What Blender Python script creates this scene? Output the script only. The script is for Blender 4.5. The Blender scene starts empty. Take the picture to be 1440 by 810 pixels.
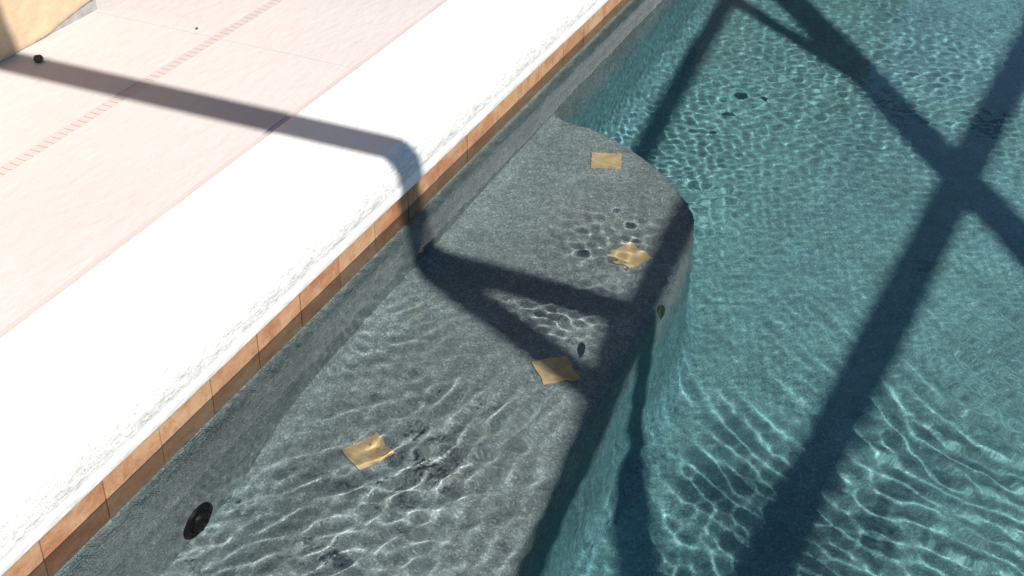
import bpy, bmesh, math, random
import numpy as np
from mathutils import Vector, Matrix, noise

random.seed(7)
rng = np.random.default_rng(11)
scene = bpy.context.scene
col = scene.collection
WZ = -0.114             # water level
DZ = 0.05               # deck and coping surface
TX = -0.015             # face of the waterline tile; the coping lip overhangs it to x = 0
BZ = -0.445             # bench seat level
FZ = -1.05              # pool floor level
EL = math.radians(48.7) # sun elevation; the sun stands over the pool (+x)
AZ = math.radians(14)
TAX, TAY = math.cos(AZ) / math.tan(EL), math.sin(AZ) / math.tan(EL)    # run per metre of drop in air
TWX, TWY = 0.57 * math.cos(AZ), 0.57 * math.sin(AZ)                    # the same under water
DIMPLES = [(.834, 2.81, .009, .0013), (.911, 2.824, .008, .0011), (.824, 2.672, .006, .0008), (.842, 2.68, .006, .0008), (.816, 2.545, .007, .0008),
           (.518, 1.393, .010, .0014), (.581, 1.563, .008, .0012), (.524, 1.610, .007, .0009), (.62, 1.50, .006, .0008)]

# ------------------------------------------------------------------ helpers
def link(name, me, parent=None):
    o = bpy.data.objects.new(name, me)
    col.objects.link(o)
    if parent is not None:
        o.parent = parent
    return o

def empty(name, loc=(0, 0, 0)):
    o = bpy.data.objects.new(name, None)
    o.empty_display_size = 0.05
    o.location = loc
    col.objects.link(o)
    return o

def tag(o, label, cat, group=None):
    o['label'] = label
    o['category'] = cat
    if group:
        o['group'] = group
    return o

def from_bm(name, bm, mat, parent=None, smooth=False, loc=None):
    me = bpy.data.meshes.new(name)
    bmesh.ops.recalc_face_normals(bm, faces=bm.faces)
    bm.to_mesh(me)
    bm.free()
    if smooth:
        me.shade_smooth()
    me.materials.append(mat)
    o = link(name, me, parent)
    if loc is not None:
        o.location = loc
    return o

def grid_mesh(name, P, mat, parent=None, smooth=True):
    """P: array (nu, nv, 3) of points."""
    nu, nv = P.shape[:2]
    me = bpy.data.meshes.new(name)
    me.vertices.add(nu * nv)
    me.vertices.foreach_set('co', P.reshape(-1).astype(np.float32))
    i, j = np.meshgrid(np.arange(nu - 1), np.arange(nv - 1), indexing='ij')
    a = (i * nv + j).ravel()
    q = np.stack([a, a + nv, a + nv + 1, a + 1], 1)
    n = len(q)
    me.loops.add(n * 4)
    me.loops.foreach_set('vertex_index', q.ravel().astype(np.int32))
    me.polygons.add(n)
    me.polygons.foreach_set('loop_start', (np.arange(n) * 4).astype(np.int32))
    me.update(calc_edges=True)
    me.validate()
    if smooth:
        me.shade_smooth()
    me.materials.append(mat)
    return link(name, me, parent)

def add_box(bm, c, s, rot=None, bevel=0.0):
    r = bmesh.ops.create_cube(bm, size=1.0)
    vs = r['verts']
    M = Matrix.Translation(c) @ (rot if rot is not None else Matrix.Identity(4)) @ Matrix.Diagonal((s[0], s[1], s[2], 1))
    bmesh.ops.transform(bm, matrix=M, verts=vs)
    if bevel > 0:
        es = list({e for v in vs for e in v.link_edges})
        bmesh.ops.bevel(bm, geom=es, offset=bevel, segments=2, profile=0.5, affect='EDGES')

class NT:
    def __init__(self, name):
        self.m = bpy.data.materials.new(name)
        self.m.use_nodes = True
        self.t = self.m.node_tree
        self.t.nodes.clear()
        self.out = self.n('ShaderNodeOutputMaterial')
        self.b = self.n('ShaderNodeBsdfPrincipled')
        self.l(self.b.outputs[0], self.out.inputs['Surface'])
        self.tc = self.n('ShaderNodeTexCoord')
    def n(self, typ, **kw):
        x = self.t.nodes.new(typ)
        for k, v in kw.items():
            setattr(x, k, v)
        return x
    def l(self, a, b):
        self.t.links.new(a, b)
    def val(self, sock, v):
        if isinstance(v, bpy.types.NodeSocket):
            self.l(v, sock)
        else:
            sock.default_value = v
    def vec(self, scale=(1, 1, 1), rot=(0, 0, 0)):
        mp = self.n('ShaderNodeMapping')
        mp.inputs['Scale'].default_value = scale
        mp.inputs['Rotation'].default_value = rot
        self.l(self.tc.outputs['Object'], mp.inputs['Vector'])
        return mp.outputs[0]
    def noise(self, scale, detail=4, rough=.55, vec=None, dist=0.0):
        x = self.n('ShaderNodeTexNoise')
        x.inputs['Scale'].default_value = scale
        x.inputs['Detail'].default_value = detail
        x.inputs['Roughness'].default_value = rough
        x.inputs['Distortion'].default_value = dist
        self.l(vec if vec is not None else self.tc.outputs['Object'], x.inputs['Vector'])
        return x.outputs['Fac']
    def vor(self, scale, out='Color', vec=None, feature='F1'):
        x = self.n('ShaderNodeTexVoronoi', feature=feature)
        x.inputs['Scale'].default_value = scale
        self.l(vec if vec is not None else self.tc.outputs['Object'], x.inputs['Vector'])
        return x.outputs[out]
    def math(self, op, a, b=0.0, c=None, clamp=False):
        x = self.n('ShaderNodeMath', operation=op)
        x.use_clamp = clamp
        self.val(x.inputs[0], a)
        self.val(x.inputs[1], b)
        if c is not None:
            self.val(x.inputs[2], c)
        return x.outputs[0]
    def ramp(self, fac, stops, interp='LINEAR'):
        x = self.n('ShaderNodeValToRGB')
        x.color_ramp.interpolation = interp
        e = x.color_ramp.elements
        while len(e) < len(stops):
            e.new(0.5)
        for i, (p, c) in enumerate(stops):
            e[i].position = p
            e[i].color = (c[0], c[1], c[2], 1) if not isinstance(c, (int, float)) else (c, c, c, 1)
        self.l(fac, x.inputs[0])
        return x.outputs[0]
    def mix(self, fac, a, b, blend='MIX'):
        x = self.n('ShaderNodeMix', data_type='RGBA', blend_type=blend)
        self.val(x.inputs[0], fac)
        for s, v in ((x.inputs[6], a), (x.inputs[7], b)):
            if isinstance(v, bpy.types.NodeSocket):
                self.l(v, s)
            else:
                s.default_value = (v[0], v[1], v[2], 1)
        return x.outputs[2]
    def maprange(self, v, a, b, c=0.0, d=1.0, smooth=False):
        x = self.n('ShaderNodeMapRange')
        if smooth:
            x.interpolation_type = 'SMOOTHSTEP'
        self.l(v, x.inputs[0])
        for i, q in enumerate((a, b, c, d)):
            x.inputs[1 + i].default_value = q
        return x.outputs[0]
    def xyz(self):
        s = self.n('ShaderNodeSeparateXYZ')
        self.l(self.tc.outputs['Object'], s.inputs[0])
        return s.outputs
    def bump(self, h, strength, dist=0.002, prev=None):
        x = self.n('ShaderNodeBump')
        x.inputs['Strength'].default_value = strength
        x.inputs['Distance'].default_value = dist
        self.l(h, x.inputs['Height'])
        if prev is not None:
            self.l(prev, x.inputs['Normal'])
        return x.outputs[0]
    def finish(self, color, rough=0.6, normal=None, spec=0.5):
        self.val(self.b.inputs['Base Color'], color if isinstance(color, bpy.types.NodeSocket) else (*color, 1))
        self.val(self.b.inputs['Roughness'], rough)
        self.b.inputs['Specular IOR Level'].default_value = spec
        if normal is not None:
            self.l(normal, self.b.inputs['Normal'])
        return self.m

# ------------------------------------------------------------------ materials
def mat_deck():
    t = NT('pink_spray_deck')
    x, y, z = t.xyz()
    blotch = t.noise(2.2, 5, .6)
    fine = t.noise(70, 4, .65, t.vec((1, .45, 1), (0, 0, .5)))
    c = t.mix(t.maprange(blotch, .35, .68), (.515, .475, .462), (.550, .510, .494))
    stain = t.maprange(t.noise(5.5, 6, .65), .60, .74)
    c = t.mix(t.math('MULTIPLY', stain, .25), c, (.48, .395, .375))
    c = t.mix(t.maprange(fine, .3, .75, 0, .25), c, (.44, .385, .37))
    # score line of the slab joint at y = 1.58, wandering by a millimetre
    yy = t.math('ADD', t.math('ABSOLUTE', t.math('SUBTRACT', t.math('ADD', y, t.math('MULTIPLY', t.noise(9, 2), .004)), 1.489)), 0)
    joint = t.maprange(yy, .0006, .0020, .34, 0)
    c = t.mix(joint, c, (.20, .17, .16))
    rough_h = t.math('ADD', t.math('MULTIPLY', t.noise(38, 3, .5, t.vec((1, .4, 1), (0, 0, .45))), 1.0), t.math('MULTIPLY', t.noise(160, 3, .6), .35))
    n = t.bump(rough_h, .55, .004)
    return t.finish(c, .85, n, .25)

def mat_strip():
    t = NT('pink_trim_strip')
    c = t.mix(t.maprange(t.noise(12, 4), .3, .7), (.485, .41, .39), (.515, .445, .425))
    return t.finish(c, .75, t.bump(t.noise(120, 3), .3, .001), .3)

def mat_coping():
    t = NT('white_coping_cement')
    x, y, z = t.xyz()
    c = t.mix(t.maprange(t.noise(3, 5, .6), .3, .7), (.70, .68, .645), (.76, .745, .715))
    # scuffs and dirt along the trowelled nosing
    nose = t.math('MULTIPLY', t.maprange(t.math('ADD', x, t.math('MULTIPLY', t.noise(9, 3), .02)), -.024, .000, 0, 1, True), t.maprange(z, -.028, -.014, 0, 1, True))
    sc = t.noise(150, 5, .7, t.vec((1, .24, 1)), .3)
    m = t.math('MULTIPLY', nose, t.maprange(sc, .45, .66))
    c = t.mix(t.math('ADD', t.math('MULTIPLY', m, .42), t.math('MULTIPLY', nose, .10)), c, (.20, .20, .195))
    pits = t.math('MULTIPLY', nose, t.maprange(t.noise(380, 3, .7, t.vec((1, .6, 1))), .49, .64))
    c = t.mix(t.math('MULTIPLY', pits, .55), c, (.20, .20, .20))
    yj = t.math('ABSOLUTE', t.math('SUBTRACT', t.math('ADD', y, t.math('MULTIPLY', t.noise(7, 2), .004)), 1.490))
    c = t.mix(t.math('MULTIPLY', t.maprange(yj, .0006, .0022, .5, 0), t.maprange(x, -.12, -.05, 1, 0)), c, (.2, .18, .17))
    speck = t.maprange(t.noise(60, 2, .5), .755, .79)
    c = t.mix(t.math('MULTIPLY', speck, .5), c, (.4, .36, .33))
    h = t.math('ADD', t.noise(55, 4, .6, t.vec((1, .5, 1), (0, 0, .4))), t.math('MULTIPLY', sc, t.math('MULTIPLY', nose, 1.3)))
    return t.finish(c, .8, t.bump(h, .7, .004), .3)

def mat_tile():
    t = NT('terracotta_waterline_tile')
    x, y, z = t.xyz()
    k = t.math('FLOOR', t.math('DIVIDE', t.math('ADD', y, .052), .155))
    wn = t.n('ShaderNodeTexWhiteNoise', noise_dimensions='1D')
    t.l(k, wn.inputs['W'])
    rnd = wn.outputs['Value']
    a = t.ramp(rnd, [(0, (.345, .155, .074)), (.3, (.385, .215, .112)), (.6, (.30, .115, .050)), (1, (.40, .240, .135))])
    mott = t.noise(16, 6, .7, t.vec((1, .8, 1.2)))
    c = t.mix(t.maprange(mott, .40, .66, 0, .8), a, (.46, .29, .165))
    c = t.mix(t.maprange(t.noise(30, 7, .75), .47, .68, 0, .75), c, (.25, .095, .045))
    gr = t.maprange(t.noise(260, 3, .65), .56, .70, 0, .5)
    c = t.mix(gr, c, (.55, .42, .32))
    # stone that stays soaked up to the waterline (with a little creep above it)
    lev = t.math('ADD', z, t.math('MULTIPLY', t.math('SUBTRACT', t.noise(14, 3), .5), .008))
    wet = t.maprange(lev, WZ - .001, WZ + .002, 1, 0)
    wetc = t.mix(1.0, c, (.74, .80, .82), 'MULTIPLY')
    c = t.mix(wet, c, wetc)
    return t.finish(c, .55, t.bump(t.noise(140, 4, .65), .35, .0012), .4)

def mat_grout():
    t = NT('pale_grout')
    c = t.mix(t.maprange(t.noise(40, 4), .3, .7), (.30, .215, .155), (.19, .13, .095))
    return t.finish(c, .9, None, .2)

def plaster(name, dark, mid, light, gloss=.8, teal=False):
    """exposed-pebble pool plaster: tiny grains of several greys and tans"""
    t = NT(name)
    cells = t.n('ShaderNodeSeparateColor')
    t.l(t.vor(330), cells.inputs[0])
    cells2 = t.n('ShaderNodeSeparateColor')
    t.l(t.vor(150), cells2.inputs[0])
    base = t.ramp(cells.outputs[0], [(0, dark), (.35, mid), (.75, mid), (.9, light), (1, tuple(min(1, q * 1.5) for q in light))])
    big = t.ramp(cells2.outputs[1], [(0, tuple(q * .55 for q in mid)), (.5, mid), (.86, light), (1, (light[0] * 1.5, light[1] * 1.35, light[2] * 1.1))])
    c = t.mix(.30, base, big)
    cl = t.noise(4.5, 5, .6)
    c = t.mix(t.maprange(cl, .35, .7, 0, .35), c, mid)
    c2 = t.mix(1.0, c, t.ramp(t.noise(2.1, 5, .65), [(.3, .74), (.7, 1.22)]), 'MULTIPLY')
    c2 = t.mix(1.0, c2, t.ramp(t.noise(16, 6, .7, None, .6), [(.32, .80), (.55, 1.0), (.72, 1.2)]), 'MULTIPLY')
    sed = t.maprange(t.noise(5.5, 7, .72), .54, .70, 0, .38)
    c2 = t.mix(sed, c2, t.mix(1.0, c2, (1.22, 1.06, .86), 'MULTIPLY'))
    if teal:     # below the seat a blue-green tint painted by depth imitates water absorbing light
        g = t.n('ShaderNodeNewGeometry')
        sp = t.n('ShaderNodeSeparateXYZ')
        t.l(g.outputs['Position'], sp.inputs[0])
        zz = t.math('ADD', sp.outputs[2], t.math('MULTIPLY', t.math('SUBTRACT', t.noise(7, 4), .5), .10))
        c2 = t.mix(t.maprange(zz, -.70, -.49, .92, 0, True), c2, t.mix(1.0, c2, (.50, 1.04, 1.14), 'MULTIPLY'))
    h = t.vor(240, 'Distance')
    return t.finish(c2, gloss, t.bump(h, .6, .002), .3)

def mat_water():
    m = bpy.data.materials.new('pool_water')
    m.use_nodes = True
    t = m.node_tree
    t.nodes.clear()
    out = t.nodes.new('ShaderNodeOutputMaterial')
    g = t.nodes.new('ShaderNodeBsdfGlass')
    g.inputs['IOR'].default_value = 1.333
    g.inputs['Roughness'].default_value = 0.0
    g.inputs['Color'].default_value = (1, 1, 1, 1)
    t.links.new(g.outputs[0], out.inputs['Surface'])
    return m

def simple(name, c, rough=.5, spec=.5, var=.12, scale=30, bump=0.0, metal=0.0):
    t = NT(name)
    a = tuple(max(0, q * (1 - var)) for q in c)
    b = tuple(min(1, q * (1 + var)) for q in c)
    cc = t.mix(t.maprange(t.noise(scale, 5), .3, .7), a, b)
    t.b.inputs['Metallic'].default_value = metal
    return t.finish(cc, rough, t.bump(t.noise(scale * 3, 4), bump, .002) if bump else None, spec)

M_deck, M_strip, M_cop = mat_deck(), mat_strip(), mat_coping()
M_tile, M_grout = mat_tile(), mat_grout()
M_wallpl = plaster('grey_pebble_plaster_wall', (.060, .060, .056), (.112, .112, .105), (.20, .195, .18))
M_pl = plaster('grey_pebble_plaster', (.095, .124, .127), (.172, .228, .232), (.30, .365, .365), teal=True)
M_floor = plaster('teal_pebble_plaster', (.054, .128, .132), (.098, .238, .246), (.152, .345, .352))
M_water = mat_water()
M_bronze = simple('dark_bronze_aluminium', (.035, .030, .026), .45, .5)
M_stucco = simple('peach_stucco', (.53, .385, .245), .85, .3, .10, 26, 1.0)
M_foot = simple('bare_grey_cement', (.30, .29, .27), .9, .2, .2, 40, .7)
M_soffit = simple('brown_soffit_board', (.055, .042, .033), .7, .3)
M_roof = simple('brown_roof_shingle', (.16, .11, .09), .9, .2, .3, 12, .5)
M_black = simple('black_plastic', (.004, .004, .0045), .55, .25, .1)
M_dark = simple('dark_slot', (.10, .07, .065), .9, .1)
M_leaf = simple('green_leaf', (.010, .026, .012), .25, .6, .45, 90)
M_pebble = simple('dark_green_pebble', (.03, .045, .035), .6, .4, .5, 120)
M_trim = None

def mat_trim():
    t = NT('honey_stone_trim')
    v = t.noise(22, 6, .65, t.vec((1, 2.4, 1), (0, 0, .6)), 1.2)
    c = t.ramp(v, [(.3, (.36, .25, .115)), (.48, (.47, .36, .19)), (.58, (.54, .44, .27)), (.72, (.39, .27, .125))])
    return t.finish(c, .6, None, .3)
M_trim = mat_trim()

# ------------------------------------------------------------------ ground and deck
# deck: one sheet, with the drain channel and the coping left out of it
def deck_piece(x0, x1, y0, y1, nx, ny):
    X = np.linspace(x0, x1, nx)
    Y = np.linspace(y0, y1, ny)
    P = np.zeros((nx, ny, 3))
    P[..., 0] = X[:, None]
    P[..., 1] = Y[None, :]
    return P
bm = bmesh.new()
XD = -.745              # middle of the drain strip
add_box(bm, ((-14 + XD - .0175) / 2, 2, DZ - .10), (14 + XD - .0175, 34, .20))
add_box(bm, ((XD + .0175 - .339) / 2, 2, DZ - .10), (-.339 - XD - .0175, 34, .20))
deck = from_bm('pool_deck', bm, M_deck)
deck['kind'] = 'structure'
bm = bmesh.new()
add_box(bm, (0, 0, -3.6), (240, 240, .4))
yard = from_bm('ground', bm, simple('lawn_ground', (.05, .07, .025), .95, .1, .3, 3))
yard['kind'] = 'structure'
bm = bmesh.new()
add_box(bm, (11.3, 2, DZ - .10), (8.0, 34, .20))
fardeck = from_bm('pool_deck', bm, M_deck)
fardeck['kind'] = 'structure'

# slotted drain let into the deck
drain = empty('deck_drain', (XD, 2, 0))
tag(drain, 'narrow pink slotted drain strip let into the pool deck', 'drain')
bm = bmesh.new()
y0, y1 = -2.0, 7.0
for xa in (-.0165, .0145):
    add_box(bm, (xa + .001, (y0 + y1) / 2 - 2, DZ - .006), (.002, y1 - y0, .010))
k = y0
while k < y1:
    add_box(bm, (0, k + .0104 - 2, DZ - .0062), (.029, .0211, .010))
    k += .0226
o = from_bm('slotted_grate', bm, M_strip, drain)
bm = bmesh.new()
add_box(bm, (0, 0, DZ - .0265), (.034, 9.0, .03))
o = from_bm('channel', bm, M_dark, drain)

# pink trim strip between deck and coping
bm = bmesh.new()
add_box(bm, (-.331, 2, DZ - .0530), (.015, 34, .10))
strip = from_bm('deck_edge_strip', bm, M_strip)
tag(strip, 'thin darker pink strip where the deck meets the white coping', 'edge strip')

# coping with a rolled nosing, slightly uneven by hand trowelling
ny = 1500
Y = np.concatenate([np.linspace(-14, -.6, 40)[:-1], np.linspace(-.6, 4.5, ny), np.linspace(4.5, 16, 30)[1:]])
prof = [(-.3232, -.12), (-.3232, DZ - .004), (-.3215, DZ - .0005), (-.317, DZ + .0005)]
prof += [(x, DZ + .0005) for x in np.linspace(-.31, -.056, 10)]
for a in np.linspace(4, 90, 15):
    a = math.radians(a)
    prof.append((-.047 + .047 * math.sin(a), DZ - .062 + .0625 * math.cos(a)))
prof += [(.0008, -.028), (.0005, -.0505), (-.002, -.0545), (-.007, -.055), (-.04, -.055)]
prof = np.array(prof)
P = np.zeros((len(Y), len(prof), 3))
P[..., 0] = prof[None, :, 0]
P[..., 1] = Y[:, None]
P[..., 2] = prof[None, :, 1]
for i, y in enumerate(Y):
    wob = .0016 * noise.noise((y * 1.3, 0, 5))
    for j in range(12, len(prof) - 3):
        x, z = prof[j]
        d = .0022 * noise.noise((y * 22, j * .55, 1)) + .0012 * noise.noise((y * 70, j * 1.2, 8))
        w = min(1, max(0, (x + .075) / .03))
        P[i, j, 0] += d * w
        P[i, j, 2] += d * w * .8
    P[i, -9:-1, 0] += wob
cop = grid_mesh('pool_coping', P[:, ::-1], M_cop)
tag(cop, 'white cement pool coping with a rolled trowelled edge', 'coping')

# ------------------------------------------------------------------ waterline tile
T = .155
tile = empty('waterline_tile', (0, 2, -.1))
tag(tile, 'row of square terracotta tiles along the waterline under the white coping', 'tile band')
bm = bmesh.new()
for k in range(-12, 50):
    d = random.uniform(-.0006, .0006)
    add_box(bm, (TX - .006 + d, k * T + T / 2 - .052, -.1205), (.012, T - .0022, .138), bevel=.0012)
o = from_bm('tile_row', bm, M_tile, tile)
o.location = (0, -2, .1)
tile_row = o
bm = bmesh.new()
add_box(bm, (TX - .010, 2.8, -.1215), (.0145, 10.4, .1375))
o = from_bm('grout', bm, M_grout, tile)
o.location = (0, -2, .1)
grout = o

# ------------------------------------------------------------------ pool wall, bench, floor
# wall: plaster slab under the tile, its lower lip standing proud of the recessed lower wall
Y = np.concatenate([np.linspace(-6, -.3, 12)[:-1], np.linspace(-.3, 4.6, 500), np.linspace(4.6, 12, 14)[1:]])
prof = [(-.05, -.1895), (TX - .001, -.1897), (TX + .0035, -.192), (TX + .0055, -.197)]
prof += [(TX + .006 + .006 * q, -.197 - .70 * q) for q in np.linspace(.04, 1, 24)]
prof += [(TX + .012 + .16 * (1 - math.cos(a)), -.897 - .17 * math.sin(a)) for a in np.linspace(.15, 1.45, 9)]
prof = np.array(prof)
P = np.zeros((len(Y), len(prof), 3))
P[..., 0] = prof[None, :, 0]
P[..., 1] = Y[:, None]
P[..., 2] = prof[None, :, 1]
for i, y in enumerate(Y):
    for j in range(2, len(prof)):
        z = prof[j, 1]
        P[i, j, 0] += .004 * noise.noise((y * 3, z * 6, 2)) + .0012 * noise.noise((y * 25, z * 25, 3))
        P[i, j, 2] += (.0012 * noise.noise((y * 18, 9, 2)) if j < 4 else 0)
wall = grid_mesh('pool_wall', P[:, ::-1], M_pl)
tag(wall, 'grey pebble plaster pool wall under water below the terracotta tiles', 'pool wall')

# floor
X = np.concatenate([np.linspace(-.12, 2.4, 90), np.linspace(2.4, 7.6, 12)[1:]])
Y = np.concatenate([np.linspace(-6, -.2, 14)[:-1], np.linspace(-.2, 5, 160), np.linspace(5, 12, 14)[1:]])
P = np.zeros((len(X), len(Y), 3))
P[..., 0] = X[:, None]
P[..., 1] = Y[None, :]
for i, x in enumerate(X):
    for j, y in enumerate(Y):
        P[i, j, 2] = FZ - .012 * (x - .5) + .006 * noise.noise((x * 2.2, y * 2.2, 0)) + .0015 * noise.noise((x * 9, y * 9, 4))
floor = grid_mesh('pool_floor', P, M_floor)
floor['kind'] = 'structure'
bm = bmesh.new()
add_box(bm, (7.45, 3, -.66), (.3, 18, 1.12))
add_box(bm, (3.7, -6.0, -.66), (7.3, .3, 1.12))
add_box(bm, (3.7, 12.0, -.66), (7.3, .3, 1.12))
pshell = from_bm('pool_wall', bm, M_wallpl)
tag(pshell, 'plaster pool walls on the far sides of the pool', 'pool wall')

# bench
edge = [(-.01, 2.050), (.05, 2.045), (.12, 2.037), (.209, 2.003), (.302, 1.950), (.384, 1.892), (.466, 1.812),
        (.512, 1.750), (.538, 1.682), (.560, 1.58), (.570, 1.45), (.572, 1.28), (.571, 1.13), (.573, .90), (.586, .65), (.596, .42), (.60, .1), (.60, -.3), (.60, -1.2)]
def catmull(pts, n):
    out = []
    for i in range(len(pts) - 1):
        p0 = Vector(pts[max(0, i - 1)]); p1 = Vector(pts[i]); p2 = Vector(pts[i + 1]); p3 = Vector(pts[min(len(pts) - 1, i + 2)])
        for s in range(n):
            t = s / n
            out.append(.5 * ((2 * p1) + (p2 - p0) * t + (2 * p0 - 5 * p1 + 4 * p2 - p3) * t * t + (3 * p1 - p0 - 3 * p2 + p3) * t ** 3))
    out.append(Vector(pts[-1]))
    return out
ec = catmull(edge, 12)
rows = []
R = .028
def smooth01(a, b, x):
    t = min(1, max(0, (x - a) / (b - a)))
    return t * t * (3 - 2 * t)
def bench_z(x, y):
    z = BZ - .008 + .004 * noise.noise((x * 4, y * 4, 1)) + .0012 * noise.noise((x * 16, y * 16, 3))
    z -= .075 * smooth01(.80, .40, y) * smooth01(.26, .02, x)      # hollow in front of the return
    z += .03 * smooth01(.025, -.012, x) * (1 - smooth01(.62, .42, y))  # small cove against the wall
    return z
for i, e in enumerate(ec):
    a = ec[max(0, i - 1)]; b = ec[min(len(ec) - 1, i + 1)]
    tg = (b - a).normalized()
    nrm = Vector((-tg.y, tg.x))       # outward (away from the wall)
    if i == 0:
        nrm = Vector((0, 1))
    inner = e - nrm * R
    row = []
    wy = inner.y
    for s in np.linspace(0, 1, 40):
        x = -.03 * (1 - s) + inner.x * s
        y = wy
        row.append((x, y, bench_z(x, y)))
    zt = row[-1][2]
    for ang in np.linspace(12, 90, 7):
        q = math.radians(ang)
        pnt = inner + nrm * R * math.sin(q)
        row.append((pnt.x, pnt.y, zt - R + R * math.cos(q)))
    for z in np.linspace(-.52, -.96, 8):
        k = 1 + .0
        pnt = e + nrm * (.004 + .006 * noise.noise((e.y * 4, z * 5, 7)))
        row.append((pnt.x, pnt.y, z))
    for q in (.3, .7, 1.1, 1.5):
        pnt = e + nrm * (.006 + .10 * (1 - math.cos(q)))
        row.append((pnt.x, pnt.y, -.96 - .12 * math.sin(q)))
    rows.append(row)
P = np.array(rows)
bench_e = empty('underwater_bench', (0, 1, BZ))
tag(bench_e, 'grey pebble plaster bench under water with a rounded end and square trim tiles', 'pool bench')
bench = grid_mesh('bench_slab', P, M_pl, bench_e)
bench.location = (0, -1, -BZ)
trims = []
for q in ([(.167, 1.902), (.246, 1.932), (.274, 1.848), (.195, 1.827)],
          [(.386, 1.465), (.421, 1.534), (.491, 1.491), (.456, 1.421)],
          [(.388, 1.000), (.447, 1.056), (.504, .997), (.448, .938)],
          [(.150, .586), (.192, .654), (.258, .614), (.218, .546)]):
    bm = bmesh.new()
    c = np.mean(q, 0)
    d = Vector(q[1]) - Vector(q[0])
    ang = math.atan2(d.y, d.x)
    add_box(bm, (0, 0, 0), (.082, .082, .006), Matrix.Rotation(ang, 4, 'Z'))
    bmesh.ops.subdivide_edges(bm, edges=bm.edges[:], cuts=7, use_grid_fill=True)
    for v in bm.verts:
        v.co.z += bench_z(c[0] + v.co.x, c[1] + v.co.y) - bench_z(c[0], c[1])
    o = from_bm('trim_tile', bm, M_trim, bench_e)
    o.location = (c[0], c[1] - 1, bench_z(c[0], c[1]) + .0005 - BZ)
    trims.append(o)

# ------------------------------------------------------------------ water
fx = np.arange(-.06, 2.32, .0062)
fy = np.arange(-.12, 4.9, .0062)
X = np.concatenate([[-.60, -.3, -.12], fx, [2.5, 3, 4.5, 6, 7.7]])
Y = np.concatenate([[-6.2, -4, -2, -1, -.5], fy, [5.4, 6.5, 8, 10, 12.2]])
GX, GY = np.meshgrid(X, Y, indexing='ij')
H = np.zeros_like(GX)
def sst(a, b, v):
    t = np.clip((v - a) / (b - a), 0, 1)
    return t * t * (3 - 2 * t)
def blob(cx, cy, rx, ry, rot=0.0):
    c, s = math.cos(rot), math.sin(rot)
    u = (GX - cx) * c + (GY - cy) * s
    v = -(GX - cx) * s + (GY - cy) * c
    return np.exp(-((u / rx) ** 2 + (v / ry) ** 2))
def waves(n, l0, l1, slope, ang=None, spread=math.pi, warp=0.0):
    out = np.zeros_like(GX)
    wx = wy = 0
    if warp:
        wx = warp * (np.sin(GX * 5.1 + GY * 3.3 + 1) + .6 * np.sin(GX * 9.7 - GY * 7.1))
        wy = warp * (np.sin(GX * 4.3 - GY * 5.7 + 2) + .6 * np.sin(GX * 8.1 + GY * 9.3 + 4))
    for _ in range(n):
        lam = math.exp(rng.uniform(math.log(l0), math.log(l1)))
        k = 2 * math.pi / lam
        a = (ang if ang is not None else 0) + rng.normal(0, spread) if ang is not None else rng.uniform(0, 2 * math.pi)
        out += slope / k / math.sqrt(n / 2) * np.sin(k * (math.cos(a) * (GX + wx) + math.sin(a) * (GY + wy)) + rng.uniform(0, 6.283))
    return out
D = math.radians
# calm everywhere
H += waves(26, .12, .50, .0030) + waves(34, .018, .055, .0034)
# steeper fans of ripples: over the near bench (driven by the return), the middle of the bench, the far end, the right side
near = blob(.52, .50, .26, .30)
H += waves(26, .040, .085, .031, D(-24), .34, .04) * near
H += waves(22, .020, .045, .012) * blob(.50, .46, .26, .28)
H += waves(22, .028, .06, .030, D(-35), .45) * blob(.46, .20, .20, .14)
H += waves(18, .018, .035, .010) * blob(.25, .30, .22, .16)
H += waves(24, .045, .10, .032, D(57), .30, .04) * blob(1.62, 1.0, .42, .55)
H += waves(20, .03, .06, .016, D(50), .6) * blob(1.50, .75, .30, .45)
H += waves(24, .024, .055, .040) * blob(.56, 1.15, .12, .12)
H += waves(22, .024, .055, .026) * blob(.56, 1.46, .13, .15)
H += waves(36, .024, .060, .013) * blob(.70, 2.3, .30, .42)
H += waves(26, .025, .08, .008) * blob(1.2, 3.1, .9, .7)
H += waves(16, .03, .06, .014, D(-50), .4, .03) * blob(.25, .85, .22, .26)
# dimples under tiny floating bits
for dx, dy, r, dep in DIMPLES if 'DIMPLES' in globals() else ():
    H -= .6 * dep * np.exp(-((GX - dx) ** 2 + (GY - dy) ** 2) / r ** 2)
fade = sst(-.6, .012, GX) * (1 - sst(2.2, 2.9, GX)) * sst(-.6, -.1, GY) * (1 - sst(4.8, 5.4, GY))
H *= fade
P = np.stack([GX, GY, WZ + H], -1)
nx, ny = GX.shape
vt = P.reshape(-1, 3)
# perimeter skirt + bottom so that the water is a closed body
per = [(i, 0) for i in range(nx)] + [(nx - 1, j) for j in range(1, ny)] + [(i, ny - 1) for i in range(nx - 2, -1, -1)] + [(0, j) for j in range(ny - 2, 0, -1)]
pidx = np.array([i * ny + j for i, j in per])
low = vt[pidx].copy()
low[:, 2] = -1.6
allv = np.concatenate([vt, low])
base = len(vt)
i, j = np.meshgrid(np.arange(nx - 1), np.arange(ny - 1), indexing='ij')
a = (i * ny + j).ravel()
quads = np.stack([a, a + ny, a + ny + 1, a + 1], 1)
n = len(per)
r = np.arange(n)
side = np.stack([pidx, base + r, base + (r + 1) % n, pidx[(r + 1) % n]], 1)
quads = np.concatenate([quads, side])
bottom = (base + r[::-1])
me = bpy.data.meshes.new('water')
me.vertices.add(len(allv))
me.vertices.foreach_set('co', allv.ravel().astype(np.float32))
nq = len(quads)
me.loops.add(nq * 4 + n)
me.loops.foreach_set('vertex_index', np.concatenate([quads.ravel(), bottom]).astype(np.int32))
me.polygons.add(nq + 1)
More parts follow.
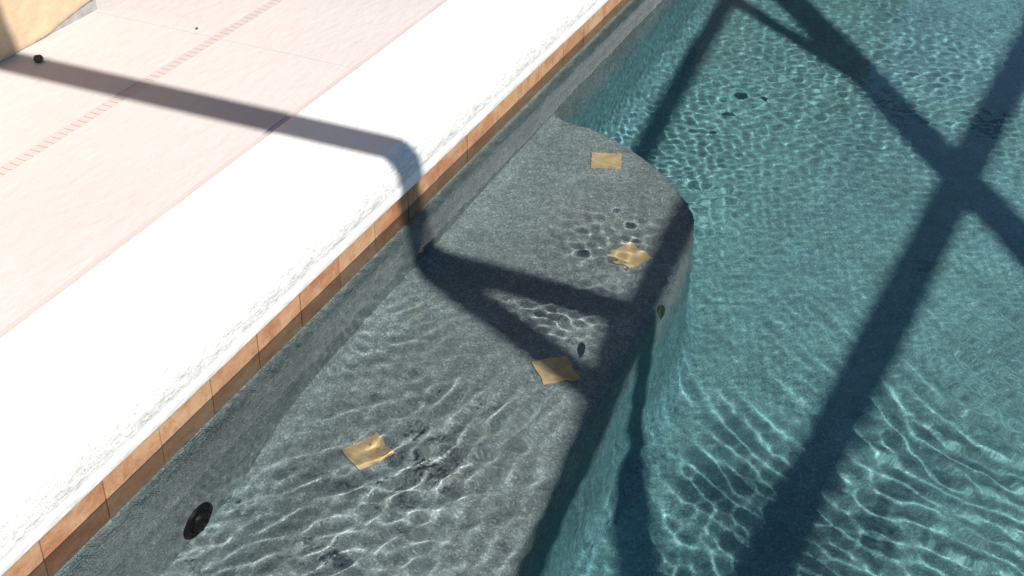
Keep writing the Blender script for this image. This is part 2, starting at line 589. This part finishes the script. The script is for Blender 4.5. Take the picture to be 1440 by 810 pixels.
ls = np.concatenate([np.arange(nq) * 4, [nq * 4]]).astype(np.int32)
me.polygons.foreach_set('loop_start', ls)
me.update(calc_edges=True)
me.validate()
me.shade_smooth()
sm = np.ones(nq + 1, dtype=bool)
sm[len(a):] = False
me.polygons.foreach_set('use_smooth', sm)
# keep the flat side walls from bending the normals of the surface
se = np.zeros(len(me.edges), dtype=bool)
ev = np.zeros(len(me.edges) * 2, dtype=np.int32)
me.edges.foreach_get('vertices', ev)
ev = ev.reshape(-1, 2)
isper = np.zeros(len(allv), dtype=bool)
isper[pidx] = True
se[isper[ev[:, 0]] & isper[ev[:, 1]]] = True
at = me.attributes.new('sharp_edge', 'BOOLEAN', 'EDGE')
at.data.foreach_set('value', se)
me.materials.append(M_water)
water = link('water', me)
water['kind'] = 'structure'

# ------------------------------------------------------------------ small things
# return jet fitting on the wall
jet = empty('return_jet', (TX + .010, .306, -.481))
jet.scale = (1, 1.18, 1.18)
tag(jet, 'round black return jet fitting on the grey pool wall below the tiles', 'pool jet')
def lathe(prof, seg=40):
    bm = bmesh.new()
    rings = []
    for r_, h in prof:
        rings.append([bm.verts.new((h, r_ * math.cos(2 * math.pi * s / seg), r_ * math.sin(2 * math.pi * s / seg))) for s in range(seg)])
    for a_, b_ in zip(rings, rings[1:]):
        for s in range(seg):
            bm.faces.new((a_[s], a_[(s + 1) % seg], b_[(s + 1) % seg], b_[s]))
    return bm
o = from_bm('flange', lathe([(.037, -.01), (.037, .001), (.0355, .004), (.032, .0055), (.026, .0062), (.0235, .005), (.023, -.006)]), M_black, jet, True)
o2 = from_bm('eyeball', lathe([(.0225, .0), (.0215, .006), (.0185, .011), (.014, .0145), (.0105, .0155), (.0095, .0150), (.009, .006), (.001, .005)]), M_black, jet, True)
for q in (35, 155, 275):
    bm = bmesh.new()
    w_ = math.radians(q)
    add_box(bm, (.0062, .0295 * math.cos(w_), .0295 * math.sin(w_)), (.004, .006, .003), Matrix.Rotation(w_, 4, 'X'), .0008)
    o3 = from_bm('lug', bm, M_black, jet)

# floating leaf
def leaf_mesh(L, W, curl):
    bm = bmesh.new()
    n_ = 14
    cols = []
    for i_ in range(n_ + 1):
        t_ = i_ / n_
        w_ = W * math.sin(math.pi * t_ ** .85) ** .9 * (1 - .15 * t_)
        x_ = (t_ - .5) * L
        row = []
        for s in (-1, -.5, 0, .5, 1):
            row.append(bm.verts.new((x_, w_ * s, curl * (abs(s) ** 1.5) * w_ + .25 * curl * (2 * t_ - 1) ** 2 * W)))
        cols.append(row)
    for a_, b_ in zip(cols, cols[1:]):
        for s in range(4):
            bm.faces.new((a_[s], a_[s + 1], b_[s + 1], b_[s]))
    r_ = bmesh.ops.extrude_face_region(bm, geom=bm.faces[:])
    bmesh.ops.translate(bm, verts=[v for v in r_['geom'] if isinstance(v, bmesh.types.BMVert)], vec=(0, 0, .0008))
    bmesh.ops.remove_doubles(bm, verts=bm.verts, dist=1e-5)
    return bm
leaf = from_bm('leaf', leaf_mesh(.056, .0095, .35), M_leaf, None, True)
leaf.location = (.660, 1.042, WZ + .0015)
leaf.rotation_euler = (0, 0, math.radians(-72))
tag(leaf, 'small dark green pointed leaf floating beside the bench edge', 'leaf')

# air bubble riding on the ripples
tb = bpy.data.materials.new('thin_bubble_film')
tb.use_nodes = True
t_ = tb.node_tree
t_.nodes.clear()
ou = t_.nodes.new('ShaderNodeOutputMaterial')
mx = t_.nodes.new('ShaderNodeMixShader')
fr = t_.nodes.new('ShaderNodeFresnel')
fr.inputs['IOR'].default_value = 1.45
tr = t_.nodes.new('ShaderNodeBsdfTransparent')
gl = t_.nodes.new('ShaderNodeBsdfGlossy')
gl.inputs['Roughness'].default_value = .02
t_.links.new(fr.outputs[0], mx.inputs[0])
t_.links.new(tr.outputs[0], mx.inputs[1])
t_.links.new(gl.outputs[0], mx.inputs[2])
t_.links.new(mx.outputs[0], ou.inputs[0])
bm = bmesh.new()
bmesh.ops.create_uvsphere(bm, u_segments=36, v_segments=20, radius=.0125)
bmesh.ops.delete(bm, geom=[v for v in bm.verts if v.co.z < -.001], context='VERTS')
for v in bm.verts:
    v.co.z *= .8
bub = from_bm('air_bubble', bm, tb, None, True, (.510, .575, WZ))
tag(bub, 'round clear air bubble floating on the rippled water over the bench', 'bubble')

# pebble on the deck at the house wall, and a speck
def lump(r_, seed, sq=(1, 1, .75)):
    bm = bmesh.new()
    bmesh.ops.create_icosphere(bm, subdivisions=3, radius=r_)
    for v in bm.verts:
        d_ = 1 + .22 * noise.noise(v.co / r_ * 1.3 + Vector((seed, 0, 0))) + .08 * noise.noise(v.co / r_ * 4 + Vector((seed, 3, 0)))
        v.co = Vector((v.co.x * sq[0], v.co.y * sq[1], v.co.z * sq[2])) * d_
    return bm
peb = from_bm('pebble', lump(.0125, 3, (1.05, .9, .8)), M_pebble, None, True, (-1.055, 1.168, DZ + .009))
tag(peb, 'small round dark green pebble on the pink deck by the house wall', 'pebble')
sd = from_bm('seed', lump(.0038, 9, (.8, 1.25, .7)), M_pebble, None, True, (-.823, 1.512, DZ + .0024))
tag(sd, 'tiny dark seed lying on the pink deck beside the drain strip', 'seed')

# ------------------------------------------------------------------ house
house = empty('house', (-1.136, 0, 0))
tag(house, 'peach stucco house wall with a bare grey cement footing at its corner', 'house')
HX = -1.136
def hp(name, bm, mat, smooth=False):
    o_ = from_bm(name, bm, mat, house, smooth)
    o_.location = (-HX, 0, 0)
    return o_
# stucco face: a relief sheet whose lower edge stops unevenly above the footing
ys = np.concatenate([np.linspace(-8, .9, 20)[:-1], np.linspace(.9, 1.504, 90)])
zs = np.concatenate([np.linspace(0, .5, 60), np.linspace(.5, 2.5, 12)[1:]])
P = np.zeros((len(ys) + 4, len(zs), 3))
for i_, y in enumerate(ys):
    g = smooth01(1.20, 1.503, y)
    lo = .0015 + .036 * g ** 1.4 + .0035 * noise.noise((y * 18, 0, 0)) * (.35 + g)
    for j_, z in enumerate(zs):
        zz = DZ + max(0.001, lo) + z * (2.5 - lo) / 2.5
        P[i_, j_] = (HX + .003 * noise.noise((y * 16, zz * 16, 0)) + .0015 * noise.noise((y * 45, zz * 45, 2)) - (.004 if j_ == 0 else 0), y, zz)
for q, (dx_, dy_) in enumerate(((-.006, .004), (-.05, .005), (-.12, .005), (-.25, .005))):
    for j_ in range(len(zs)):
        P[len(ys) + q, j_] = (HX + dx_, 1.504 + dy_, P[len(ys) - 1, j_, 2])
o = grid_mesh('wall', P, M_stucco, house)
o.location = (-HX, 0, 0)
bm = bmesh.new()
add_box(bm, (HX - .128, -3.299, .10), (.24, 9.6, .20))
hp('footing', bm, M_foot)
bm = bmesh.new()
add_box(bm, (HX - .2, -3.299, 1.25), (.24, 9.5, 2.5))
add_box(bm, (-4.2, 3, 1.25), (.2, 22, 2.5))
hp('inner_wall', bm, M_stucco)
bm = bmesh.new()
add_box(bm, (-2.62, 3, 2.545), (5.0, 24, .05))
hp('soffit', bm, M_soffit)
bm = bmesh.new()
add_box(bm, (-.085, 3, 2.585), (.07, 24, .17), None, .006)
hp('gutter', bm, M_bronze)
bm = bmesh.new()
v = [bm.verts.new(q) for q in ((-.06, -9, 2.69), (-.06, 15, 2.69), (-5.2, 15, 4.3), (-5.2, -9, 4.3), (-5.2, -9, 2.58), (-5.2, 15, 2.58), (-.13, -9, 2.58), (-.13, 15, 2.58))]
for f in ((0, 1, 2, 3), (3, 2, 5, 4), (6, 4, 5, 7), (0, 3, 4, 6), (1, 7, 5, 2), (0, 6, 7, 1)):
    bm.faces.new([v[q] for q in f])
hp('roof', bm, M_roof)
bm = bmesh.new()
add_box(bm, (-1.0, 7.7, 1.26), (.36, .36, 2.51), None, .01)
hp('porch_column', bm, M_stucco)

# ------------------------------------------------------------------ screen cage overhead
HZ = 2.72
cage = empty('screen_enclosure', (5.6, 0, 0))
tag(cage, 'dark bronze pool cage frame overhead that throws the bar shadows on deck and water', 'pool cage')
def up(x, y, z):          # the point of the cage roof whose shadow falls at x, y, z below the water
    return Vector((x + TWX * (WZ - z) + TAX * (HZ - WZ), y - TWY * (WZ - z) - TAY * (HZ - WZ), HZ))
def up_bench(x, y):
    return up(x, y, BZ)
def up_floor(x, y):
    return up(x, y, FZ)
def up_deck(x, y):
    return Vector((x + TAX * (HZ - DZ), y - TAY * (HZ - DZ), HZ))
def beam(name, a, b, w, h, ea=0.0, eb=0.0):
    d = (b - a)
    L = d.length
    d.normalize()
    a = a - d * ea
    b = b + d * eb
    c = (a + b) / 2
    L = (b - a).length
    ang = math.atan2(d.y, d.x)
    bm = bmesh.new()
    add_box(bm, (0, 0, 0), (L, w, h), None, .003)
    o_ = from_bm(name, bm, M_bronze, cage)
    o_.matrix_local = Matrix.Translation(c - Vector((5.6, 0, 0))) @ Matrix.Rotation(ang, 4, 'Z')
    return o_
ra, rb = up_deck(-1.0, 1.140), up_bench(.56, 1.262)
beam('rafter', ra + (ra - rb) * .62, rb, .094, .05)
beam('brace', up_bench(-.005, 1.236), up_bench(.56, .975), .085, .045, 0, .02)
pn = up_bench(.548, 1.235)
beam('purlin', up_bench(.375, 3.58), pn, .052, .05, 5, .03)
beam('purlin', pn, up_bench(.672, .60), .10, .06, .04, 3)
beam('rafter', rb, up_bench(.88, 1.12), .10, .045, .03, .02)
beam('brace', up_bench(.86, 1.16), up_bench(1.046, .80), .085, .05, .0, 1.5)
beam('purlin', up_floor(1.165, 3.728), up_floor(.965, 1.0), .055, .09, 5, 5)
beam('rafter', up_floor(.305, 3.69), up_floor(1.31, 2.48), .115, .05, .9, 1.6)
beam('brace', up_floor(.119, 3.60), up_floor(.613, 3.255), .06, .05, .6, 0)
rc = up_deck(-1.0, -.265)
beam('rafter', Vector((-.1, rc.y, HZ)), Vector((5.6, rc.y, HZ)), .094, .05)
for y in (4.55, 6.1, 8.2):
    beam('rafter', Vector((-.1, y, HZ)), Vector((5.6, y, HZ)), .05, .05)
beam('header', Vector((5.6, -6, HZ)), Vector((5.6, 9, HZ)), .1, .1)
for y in (-4, -.275, 3.2, 7.0):
    bm = bmesh.new()
    add_box(bm, (2.15, y, HZ / 2 - .01), (.06, .06, HZ - .09), None, .003)
    from_bm('post', bm, M_bronze, cage)

# ------------------------------------------------------------------ light
world = bpy.data.worlds.new('World')
scene.world = world
world.use_nodes = True
nt = world.node_tree
nt.nodes.clear()
wo = nt.nodes.new('ShaderNodeOutputWorld')
bg = nt.nodes.new('ShaderNodeBackground')
sky = nt.nodes.new('ShaderNodeTexSky')
sky.sky_type = 'NISHITA'
sky.sun_disc = False
sky.sun_elevation = EL
sky.sun_rotation = math.radians(104)
sky.air_density = 1.0
sky.dust_density = 0.2
sky.ozone_density = 3.0
bg.inputs['Strength'].default_value = .085
nt.links.new(sky.outputs[0], bg.inputs['Color'])
nt.links.new(bg.outputs[0], wo.inputs['Surface'])

L = bpy.data.lights.new('sun', 'SUN')
L.energy = 5.0
L.angle = math.radians(.53)
L.color = (1.0, .955, .89)
sun = bpy.data.objects.new('sun', L)
col.objects.link(sun)
sun.location = (6, 0, 8)
dirv = Vector((-math.cos(EL) * math.cos(AZ), math.cos(EL) * math.sin(AZ), -math.sin(EL)))
sun.rotation_euler = dirv.to_track_quat('-Z', 'Y').to_euler()
L.cycles.is_caustics_light = True
water.cycles.is_caustics_caster = True
for o in scene.objects:
    if o.type == 'MESH' and o is not water and o is not bub:
        o.cycles.is_caustics_receiver = True

# ------------------------------------------------------------------ camera
cam = bpy.data.cameras.new('camera')
cam.sensor_width = 36
cam.lens = 1850 / 1440 * 36
cam.clip_start = .05
cam.clip_end = 500
co = bpy.data.objects.new('camera', cam)
col.objects.link(co)
rr = Vector((0.9080905462788693, 0.41855900051146555, 0.013413532338196607))
uu = Vector((-0.24671474267774432, 0.5088325506797031, 0.8247552795309903))
ff = Vector((-0.3383835035937764, 0.7522617885148962, -0.5653307050178421))
M = Matrix(((rr.x, uu.x, -ff.x, 1.2912), (rr.y, uu.y, -ff.y, -1.1185), (rr.z, uu.z, -ff.z, 1.4710), (0, 0, 0, 1)))
co.matrix_world = M
scene.camera = co

# ------------------------------------------------------------------ render settings
scene.view_settings.view_transform = 'Standard'
scene.view_settings.look = 'None'
scene.view_settings.exposure = .5
scene.view_settings.gamma = 1
scene.view_settings.use_curve_mapping = False
c = scene.cycles
c.max_bounces = 12
c.transmission_bounces = 8
c.diffuse_bounces = 4
c.caustics_refractive = True
c.caustics_reflective = False
c.sample_clamp_indirect = 6
c.use_denoising = True
try:
    c.denoiser = 'OPENIMAGEDENOISE'
    c.denoising_input_passes = 'RGB_ALBEDO_NORMAL'
    c.denoising_prefilter = 'ACCURATE'
except Exception as e:
    print('denoise', e)
